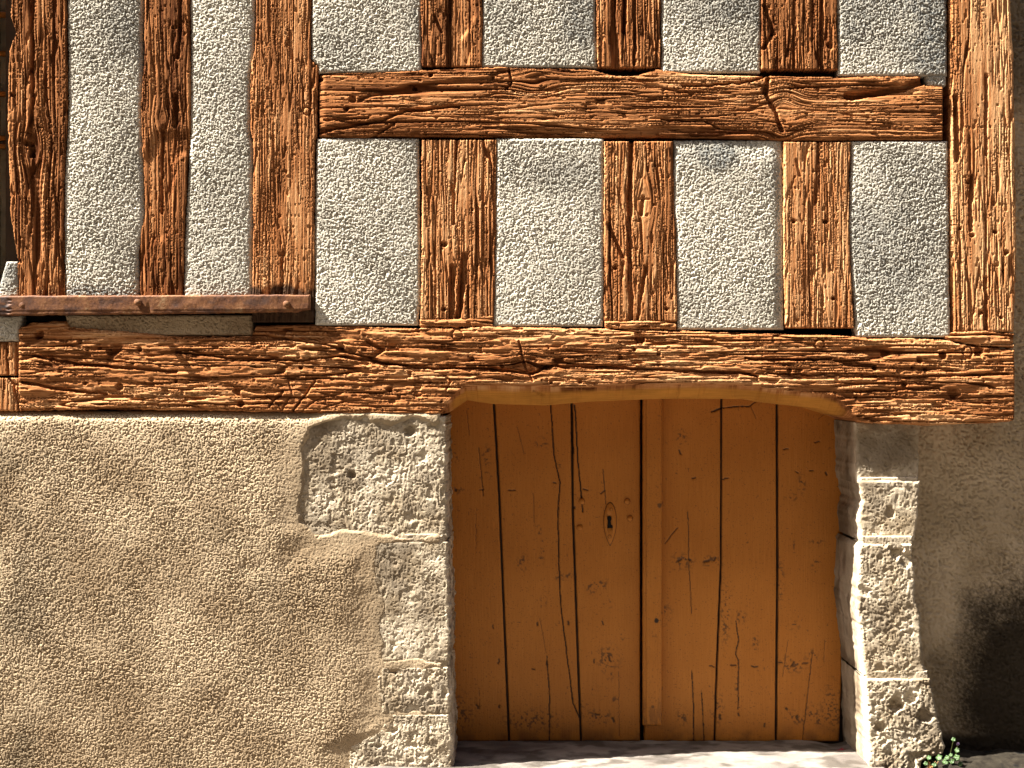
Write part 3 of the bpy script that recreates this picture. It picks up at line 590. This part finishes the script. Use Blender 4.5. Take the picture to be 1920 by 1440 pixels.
dents = [(903, 918, 8, 1.3, 0), (960, 919, 12, 1.3, 0), (1130, 923, 9, 1.6, -.5), (1098, 918, 9, 1.6, .05), (1301, 896, 7, 1.6, -.2), (1360, 898, 11, 1.6, -.15), (1474, 842, 9, 1.5, -.2), (1532, 828, 9, 1.5, -.3), (1522, 883, 7, 1.4, 0), (1495, 886, 6, 1.3, .3), (1550, 888, 6, 2, .9),
         (1335, 1250, 9, 1.6, .2), (1375, 1247, 10, 1.8, .1), (1415, 1250, 11, 1.8, .1), (1462, 1243, 10, 1.5, .1), (1510, 1244, 10, 1.8, -.1), (1076, 952, 5, 3, 0), (1275, 1050, 9, 2.5, -.8), (1293, 1050, 6, 2.5, .4), (1325, 1052, 10, 2.5, -.4), (1340, 1048, 8, 2, -.9),
         (1008, 1170, 6, 2, 1.2), (1066, 1168, 7, 2, 1.4), (925, 1175, 7, 1.4, 1.5), (935, 1240, 9, 1.8, 1.8), (1025, 1243, 7, 1.8, 1.5), (1487, 1245, 9, 2, -.9), (855, 918, 5, 3.5, .4), (1275, 848, 9, 1.8, 1.0), (1113, 1240, 7, 1.6, 1.5), (1143, 1235, 12, 2, 1.2), (1130, 1168, 7, 1.6, 1.5),
         (895, 1325, 8, 2.2, 1.3), (936, 1325, 5, 2, 1.4), (1120, 1340, 9, 2, .1), (1150, 1350, 9, 2.5, 1.2), (1350, 1345, 9, 3, 1.4), (1385, 1340, 6, 2, 1.5), (1434, 1360, 7, 2, 1.5), (1495, 1345, 6, 3, 1.2), (1475, 1330, 5, 2.5, .5), (1040, 905, 6, 1.6, .2), (1000, 1255, 6, 1.5, .2)]
scuffs = [(rng.uniform(850, 1570), rng.uniform(800, 1385), rng.uniform(4, 14), rng.uniform(6, 22)) for _ in range(34)]+[(1110, 1100, 12, 14), (1126, 1096, 14, 12), (1048, 1080, 10, 8), (1067, 1080, 8, 7), (1280, 1052, 22, 14), (1335, 1052, 20, 14), (1140, 1235, 22, 26), (1386, 1157, 14, 12), (1487, 1245, 26, 18), (858, 918, 10, 9), (1122, 1345, 30, 16), (1495, 1345, 24, 14),
          (1240, 1165, 8, 8), (1237, 948, 9, 9), (1486, 932, 14, 7), (1360, 1150, 10, 60), (1280, 1345, 12, 16), (1463, 1090, 8, 40), (1345, 1330, 14, 30), (860, 1340, 30, 40), (1560, 1330, 20, 50), (1000, 1350, 60, 20)]
def door_fun(u, v):
    x = u*S; z = v*S
    idx = np.zeros(u.shape); 
    for pts, w, d in joints: idx += (u > np.interp(v, [p[1] for p in pts], [p[0] for p in pts]))
    h = .0012*np.sin(idx*2.3+1)+.0008*vn(u*.02, v*.004, 601)+.00022*vn(u*.6, v*.03, 602)+.00015*vn(u*.5, v*.5, 603)
    jd = cracks(u, v, [(a, b*1.05, c) for a, b, c in joints], 0, 604); sd = cracks(u, v, [(a, b*.8, c) for a, b, c in splits0], .5, 606)
    h = h-jd-sd
    m = np.clip(jd/.008, 0, 1)+np.clip(sd/.003, 0, 1)*.95
    for (x0, y0, hl_, hw, an) in dents:
        box = (abs(u-x0) < 22) & (abs(v-y0) < 22)
        if not box.any(): continue
        du = u[box]-x0; dv = v[box]-y0; a = du*math.cos(an)+dv*math.sin(an); b = -du*math.sin(an)+dv*math.cos(an)
        b = b+1.2*vn(a*.3, b*.1, int(x0))
        g = (1-sm(hl_*.45, hl_*.75, abs(a)))*(1-sm(hw*.5, hw*1.25, abs(b))); h[box] -= .003*g; m[box] = np.maximum(m[box], .85*g)
    for (x0, y0, rx, ry) in scuffs:
        box = (abs(u-x0) < rx*1.8) & (abs(v-y0) < ry*1.8)
        if not box.any(): continue
        d = np.hypot((u[box]-x0)/rx, (v[box]-y0)/ry); g = (1-sm(.3, 1.5, d))*sm(.12, .4, fbm(u[box]*.28, v[box]*.28, 607, 2)); m[box] = np.maximum(m[box], .75*g)
    sp = sm(.86, .93, vn(u*.33, v*.33, 608))*.6; m = np.maximum(m, sp)
    m = np.maximum(m, .55*sm(1345, 1400, v)*sm(-.4, .4, fbm(u*.05, v*.05, 609, 3)))
    return h, idx, np.clip(m, 0, 1), u*S
slab('door_leaf', False, 738, 1390, [(738, 836), (1390, 850)], 1200.5, door_fun, M_paint, dr, y0=DY, depth=.04, step=1.25, seed=601, r=3, rend=3, wob=.5, xform=KX)
slab('door_leaf', False, 738, 1391, 1209, [(738, 1588), (1100, 1584), (1391, 1574)], door_fun, M_paint, dr, y0=DY+.002, depth=.04, step=1.25, seed=611, r=3, rend=3, wob=.5, xform=KX)
def strip_fun(u, v):
    e = np.minimum(u-1206, 1241-u); h = .0004*vn(u*.4, v*.02, 621)-.006*(1-sm(5, 6.5, u-1206)*1)-.0012*np.exp(-((1238-u)/1.3)**2)
    m = .7*holes(u, v, [(1231, 1164, 4, 1), (1237, 948, 4, .7), (1224, 1325, 3, .6)])+.35*sm(.7, .9, vn(u*.3, v*.3, 622))+.4*sm(1270, 1360, v)*sm(-.2, .4, fbm(u*.2, v*.05, 623, 3))
    return h, np.zeros_like(h), m, u*S
slab('cover_strip', False, 738, 1362, 1206, 1241, strip_fun, M_paint, dr, y0=DY-.032, depth=.034, step=1.0, seed=621, r=2.2, rend=5, wob=.4, xform=(D+DY-.032)/D)
# lock plate (pointed oval) with keyhole, built as a shallow domed plate with a real hole
def escutcheon():
    cu, cv = 1144, 977; yb = DY-.0015; k = (D+DY)/D
    n = 64; outer = []
    for i in range(n):
        a = 2*math.pi*i/n; s_, c_ = math.sin(a), math.cos(a)
        ry = 47 if s_ > 0 else 36; rx = 12.5*(1-.55*max(0, s_)**2.5)
        outer.append((cu+rx*c_*abs(math.cos(a))**.05, cv+ry*s_))
    hole = []
    for i in range(n):     # keyhole: round head above, slot and foot below
        a = 2*math.pi*i/n; dx, dy = math.cos(a), math.sin(a)
        best = 2.2
        for t in np.linspace(.5, 14, 60):
            x, y = dx*t, dy*t+2
            ins = (math.hypot(x, y+6) < 4.2) or (abs(x-.3) < 2.9 and -6 < y < 10) or (abs(x-1) < 4.6 and 6 < y < 11)
            if ins: best = t
            else: break
        hole.append((cu-2+dx*best, cv+dy*best+2))
    rings = []
    for q, hh in ((0, .003), (.06, .0004), (.12, -.0022), (.6, -.0030), (.97, -.0030), (1, -.0006), (1, .012)):
        rings.append([((1-q)*o[0]+q*p[0], (1-q)*o[1]+q*p[1], yb+hh) for o, p in zip(outer, hole)])
    P = np.array([[(X(960+(a-960)*k), y, Z(720+(b-720)*k)) for a, b, y in r+r[:1]] for r in rings])
    z = np.zeros(P.shape[:2]); m = z.copy(); m[:2] = .8; m[-1] = 1
    return P, {'tone': z, 'mask': m, 'gc': P, 'paint': z}
P, at = escutcheon(); es = grid_mesh('lock_plate', P, at, M_paint, dr, closeback=False)
M_black = flat_mat('black_void', (.004, .003, .003), 1, 0)
def disc_obj(name, u, v, y, r, mat, parent, prof, ax=1.0, k=None, n=20, closeback=False):
    """turned shape about the y axis: prof = [(radius fraction, y offset)]"""
    k = (D+y)/D if k is None else k; cx, cz = X(960+(u-960)*k), Z(720+(v-720)*k)
    rings = [[(cx+r*S*f*math.cos(a), y+o, cz+r*S*f*math.sin(a)*ax) for a in np.linspace(0, 2*math.pi, n+1)] for f, o in prof]
    P = np.array(rings); z = np.zeros(P.shape[:2]); mk = z.copy(); mk[:2] = .75
    return grid_mesh(name, P, {'tone': z, 'mask': mk, 'gc': P, 'paint': z}, mat, parent, closeback=closeback, flip=True)
kh = disc_obj('keyhole', 1142, 979, DY-.0016, 6.2, M_black, es, [(1.0, .0012), (.01, .0012)], ax=1.8)
bpy.data.objects.remove(kh)
# keyhole shape in the plate: a dark slotted insert
def keyhole():
    k = (D+DY)/D; cu, cv = 1142.5, 978; pts = []
    for a in np.linspace(math.pi*.85, math.pi*2.15, 14): pts.append((cu+4.2*math.cos(a), cv-6+4.2*math.sin(a)))
    pts += [(cu+2.4, cv-1), (cu+2.8, cv+5), (cu+6, cv+7), (cu+6, cv+11.5), (cu-4, cv+12), (cu-3.6, cv+6), (cu-2.8, cv-1)]
    me = bpy.data.meshes.new('keyhole'); n = len(pts)
    f = [(X(960+(a-960)*k), DY-.0062, Z(720+(b-720)*k)) for a, b in pts]; g = [(x, DY+.006, z) for x, y, z in f]
    me.from_pydata(f+g, [], [tuple(range(n))]+[(i, i+n, (i+1) % n+n, (i+1) % n) for i in range(n)]); me.update()
    return link('keyhole', me, M_black, es)
keyhole()
dome = [(1.12, .0015), (1, 0), (.94, -.003), (.7, -.0056), (.35, -.0070), (.01, -.0075)]
for (u, v, r) in ((1091, 940, 6), (1087, 989, 6), (1176, 940, 6), (1181, 972, 5.8)):
    disc_obj('bolt_head', u, v, DY, r, M_paint, dr, dome)
for (u, v, r) in ((1146, 955, 3.6), (1143, 1006, 4.4)):
    disc_obj('screw', u, v, DY-.0042, r, M_paint, es, [(1, .002), (.9, -.0008), (.5, -.0014), (.01, -.0016)])
# ================================================================== IRON BAR
ib = empty('iron_bar', (X(300), -.02, Z(575)), 'rusty angle-iron bar bolted across the feet of the three left posts', 'iron bar')
def bar_fun(u, v):
    t = curve([(-80, 556), (586, 553)], u[:, 0])[:, None]
    h = .0005*vn(u*.06, v*.1, 701)+.00015*vn(u*.25, v*.25, 702)+.001*(1-sm(26, 30, v-t))
    h = h-.004*(1-sm(16, 24, u+6*vn(v*.3, 0, 703)))-.0025*np.exp(-((u-282)/4)**2)*sm(560, 580, v)
    m = .7*(1-sm(14, 30, u))*sm(-.3, .2, vn(u*.1, v*.2, 704))+.4*sm(.3, .6, fbm(u*.03, v*.06, 705, 3))
    return h, vn(u*.05, v*.08, 706), m, u*S
slab('bar', True, -80, 583, [(-80, 556), (586, 553)], [(-80, 593), (300, 589), (560, 586), (570, 582), (586, 580)], bar_fun, M_iron, ib, y0=-.019, depth=.018, seed=701, r=2.5, rend=3, wob=.9, dA=.030, step=1.3)
def bolt(u, v, r=6.5, L=.013):
    y = -.017
    b = disc_obj('bolt', u, v, y, r, M_iron, ib, [(1.25, .001), (1.25, -.002), (1.0, -.003), (1.0, -L), (.85, -L-.0015), (.01, -L-.002)], n=14, k=1)
    return b
bolt(263, 568, 6, .022); bolt(540, 571, 6, .020)
disc_obj('rivet', 45, 573, -.0165, 8, M_iron, ib, [(1.1, .001), (1, -.001), (.8, -.003), (.4, -.0045), (.01, -.005)], n=14, k=1)
# ================================================================== far left: slatted shutter and set-back render
fl = empty('neighbour_wall', (X(-60), .2, Z(1436)), 'shaded ochre wall of the neighbouring house at the far left edge, behind the first post', 'wall')
slab('render', False, -160, 1500, -700, -30, lambda u, v: (*plaster(u, v, 801, .8), .5*sm(-.1, .4, fbm(u*.02, v*.02, 802, 3)), u*S), M_shade, fl, y0=.006, depth=.3, seed=801, r=5, wob=.3, step=3)
slab('render', False, -160, 800, -40, 30, lambda u, v: (*plaster(u, v, 803, .8), .3*sm(-.1, .4, fbm(u*.02, v*.02, 804, 3)), u*S), M_shade, fl, y0=.15, depth=.04, seed=803, r=3, wob=.3, step=3)
sh = empty('slatted_shutter', (X(-40), .08, Z(275)), 'orange-brown slatted wooden shutter glimpsed at the top left corner behind the first post', 'shutter')
for v in (8, 83, 161, 246, 262):
    slab('slat', True, -130, 27, v-4.5, v+4.5, lambda u, vv: (.0003*vn(u*.05, vv*.4, 811), vn(u*.02, vv*.3, 812), np.zeros_like(u), vv*S), M_paint, sh, y0=.12, depth=.022, seed=811+v, r=2, wob=.3, step=2, sides=3)
box('shutter_stile', X(-160), X(-128), .115, .142, Z(275), Z(-160), M_paint, sh)
# ================================================================== STEP, GROUND, SOIL
def top_patch(name, x0, x1, ya, yb, z, fun, mat, step=.0035, parent=None, skirt=.1, kx=1):
    xs = np.linspace(x0, x1, max(2, int((x1-x0)/step))); ys = np.linspace(yb, ya, max(2, int(abs(yb-ya)/(step*kx))))
    Yg, Xg = np.meshgrid(ys, xs, indexing='ij'); h, tone, m = fun(Xg, Yg)
    Zg = z+h
    P = np.stack([Xg, Yg, Zg], -1)
    def pad(A, zero=False):
        B = np.pad(A, ((1, 1), (1, 1)), 'edge')
        if zero: B[0, :] = B[-1, :] = z-skirt; B[:, 0] = B[:, -1] = z-skirt
        return B
    P = np.stack([pad(Xg), pad(Yg), pad(Zg, True)], -1)
    return grid_mesh(name, P, {'tone': pad(tone), 'mask': np.clip(pad(m), 0, 1)}, mat, parent, flip=False, closeback=False)
def step_fun(x, y):
    h = .004*fbm(x*6, y*10, 901, 3)+.0035*fbm(x*30, y*36, 902, 4)
    h = h-.012*np.exp(-((x-X(1600))/.05)**2)*sm(.1, .3, y)
    return h, fbm(x*8, y*12, 903, 3), .8*sm(-.1, .4, fbm(x*14, y*22, 904, 4))
tag(top_patch('door_step', X(672), X(1655), -.42, .328, Z(1436), step_fun, M_slab), 'worn grey stone doorstep, shaded under the door and sunlit in front', 'doorstep')
def ground_mat():
    m, n, l, p = newmat('street_gravel'); tc = n.new('ShaderNodeTexCoord').outputs['Object']
    a = noise(n, l, tc, 1.5, 5); b = noise(n, l, tc, 60, 3); r = ramp(n, [(.3, (.055, .043, .032)), (.7, (.10, .082, .06))])
    l.new(math_n(n, l, 'MULTIPLY_ADD', b, .5, math_n(n, l, 'MULTIPLY', a, .5)), r.inputs[0]); l.new(r.outputs[0], p.inputs['Base Color']); p.inputs['Roughness'].default_value = .9
    l.new(bump(n, l, b, .01), p.inputs['Normal']); return m
me = bpy.data.meshes.new('ground'); g = 120.0
me.from_pydata([(-g, -g, 0), (g, -g, 0), (g, g, 0), (-g, g, 0)], [], [(0, 1, 2, 3)]); me.update()
go = link('ground', me, ground_mat(), None, (0, 0, -.10)); go['kind'] = 'structure'
def soil_fun(x, y):
    d = sm(X(1722), X(1775), x)*.034
    return d*(1-.0*y)+.010*fbm(x*14, y*14, 911, 3)+.005*fbm(x*60, y*60, 912, 3)-.10*sm(.0, .25, -y), fbm(x*60, y*60, 913, 2), sm(.2, .5, fbm(x*20, y*20, 914, 2))
tag(top_patch('soil', X(1700), X(2300), -.30, .10, Z(1440), soil_fun, M_soil, step=.005), kind='structure')
# unseen house added across the street behind the camera to cut the sky light
M_opp = gran_mat('street_render', (.24, .19, .13), (.17, .13, .09), (.1, .1, .1)); M_roof = flat_mat('roof_tile', (.20, .09, .05), .8, .4, 12); M_glass = flat_mat('window_glass', (.03, .035, .04), .1, .1)
oh = empty('added_facing_house', (0, -6.6, -.1), 'unseen plastered house added across the street to cut the sky light', 'house')
box('wall', -24, 24, -12.0, -6.6, -.1, 12.6, M_opp, oh)
me = bpy.data.meshes.new('roof'); me.from_pydata([(-24.5, -12.4, 0), (24.5, -12.4, 0), (24.5, -6.3, 0), (-24.5, -6.3, 0), (-24.5, -9.3, 3), (24.5, -9.3, 3)], [], [(0, 1, 2, 3), (3, 2, 5, 4), (1, 0, 4, 5), (0, 3, 4), (2, 1, 5)]); me.update(); link('roof', me, M_roof, oh, (0, 0, 12.6))
for i in range(12):
    for k in range(4):
        x = -22+i*4; z0 = 1.0+k*3.1; fr = box('window', x-.55, x+.55, -6.60, -6.53, z0, z0+1.5, M_roof, oh); box('pane', x-.45, x+.45, -6.529, -6.52, z0+.1, z0+1.4, M_glass, fr)
# ================================================================== WEED, PETALS, DRY TWIGS
M_leaf = flat_mat('weed_leaf', (.035, .08, .015), .5, .3, 200); M_stem = flat_mat('weed_stem', (.10, .12, .03)); M_flower = flat_mat('violet_petal', (.45, .32, .55)); M_dry = flat_mat('dry_stalk', (.45, .25, .09)); M_pink = flat_mat('dried_petal', (.22, .025, .04), .6, .4, 150)
def tube(name, pts, r, mat, parent, n=6):
    P = []
    pts = [Vector(p) for p in pts]
    for i, p in enumerate(pts):
        t = (pts[min(i+1, len(pts)-1)]-pts[max(i-1, 0)]).normalized(); a = t.cross(Vector((.3, .9, .2))).normalized(); b = t.cross(a); rr = r*(1-.5*i/len(pts))
        P.append([p+(a*math.cos(q)+b*math.sin(q))*rr for q in np.linspace(0, 2*math.pi, n+1)])
    return grid_mesh(name, np.array(P), {}, mat, parent, closeback=False)
def leaf_mesh(name, c, r, nrm, mat, parent, lobes=5):
    n = 30; nrm = Vector(nrm).normalized(); a = nrm.cross(Vector((0, .2, 1))).normalized(); b = nrm.cross(a); c = Vector(c)
    rings = []
    for f, h in ((.01, .0012), (.5, .0002), (1, .0014), (.9, .0006), (.01, .0002)):
        rings.append([c+(a*math.cos(q)+b*math.sin(q))*r*f*(1+(.14*math.cos(lobes*q) if f > .3 else 0))+nrm*(h+.0006*math.sin(3*q)*f) for q in np.linspace(0, 2*math.pi, n+1)])
    return grid_mesh(name, np.array(rings), {}, mat, parent, closeback=False)
we = empty('weed', (X(1768), .0, Z(1442)), 'small green ivy-leaved weed growing from the soil at the foot of the pier', 'weed')
lv = [(1742, 1421, 4.5), (1736, 1432, 4), (1761, 1421, 6), (1773, 1429, 6), (1785, 1428, 5), (1794, 1421, 6), (1795, 1407, 5), (1788, 1387, 4), (1783, 1416, 3.5), (1776, 1421, 4.5), (1752, 1434, 4.5), (1801, 1432, 4.5)]
for i, (u, v, r) in enumerate(lv):
    y = -.035-.008*(i % 3); k = (D+y)/D; p = (X(960+(u-960)*k), y, Z(720+(v-720)*k)); b0 = (X(1768+(u-1768)*.35), .0, Z(1440))
    leaf_mesh('leaf', p, r*S, (-.5+.25*math.sin(i*2), -.8, .55+.2*math.cos(i*3)), M_leaf, we)
    tube('stem', [b0, ((b0[0]+p[0])/2, y*.6, (b0[2]+p[2])/2+.004), (p[0], y+.001, p[2])], .0009, M_stem, we)
y = -.04; k = (D+y)/D
for q in range(5):
    a = q*2*math.pi/5; leaf_mesh('petal', (X(960+(1796-960)*k)+.003*math.cos(a), y, Z(720+(1395-720)*k)+.003*math.sin(a)), .0026, (-.4, -.9, .3), M_flower, we, 2)
tube('stem', [(X(1782), 0, Z(1440)), (X(1788), -.02, Z(1418)), (X(960+(1796-960)*k), y+.001, Z(720+(1395-720)*k))], .0008, M_stem, we)
dt = empty('dry_grass_tuft', (X(1742), -.01, Z(1440)), 'tuft of dry straw-coloured stalks beside the green weed', 'grass tuft')
for i in range(16):
    a = i*.41-3.2; u0 = 1742+4*math.sin(i*7.1); dx = .016*math.cos(i*2.4); tube('stalk', [(X(u0), -.012, Z(1444)), (X(u0)+dx*.5, -.02-.004*(i % 3), Z(1432)), (X(u0)+dx*1.4, -.028, Z(1426)+.007*math.sin(i*1.7))], .0011, M_dry, dt)
pe = empty('dried_petals', (X(1640), .2, Z(1434)), 'crumpled dark red petals lying in the right corner of the doorstep', 'petals')
k = (D+.21)/D
for i, (u, v) in enumerate(((1570, 1411), (1578, 1409), (1585, 1412), (1575, 1415), (1581, 1414))):
    leaf_mesh('petal', (X(960+(u-960)*k), .21+.006*i, Z(720+(v-720)*k)), .010, (.3*math.sin(i*5), -.8, .5+.3*math.cos(i*4)), M_pink, pe, 3)
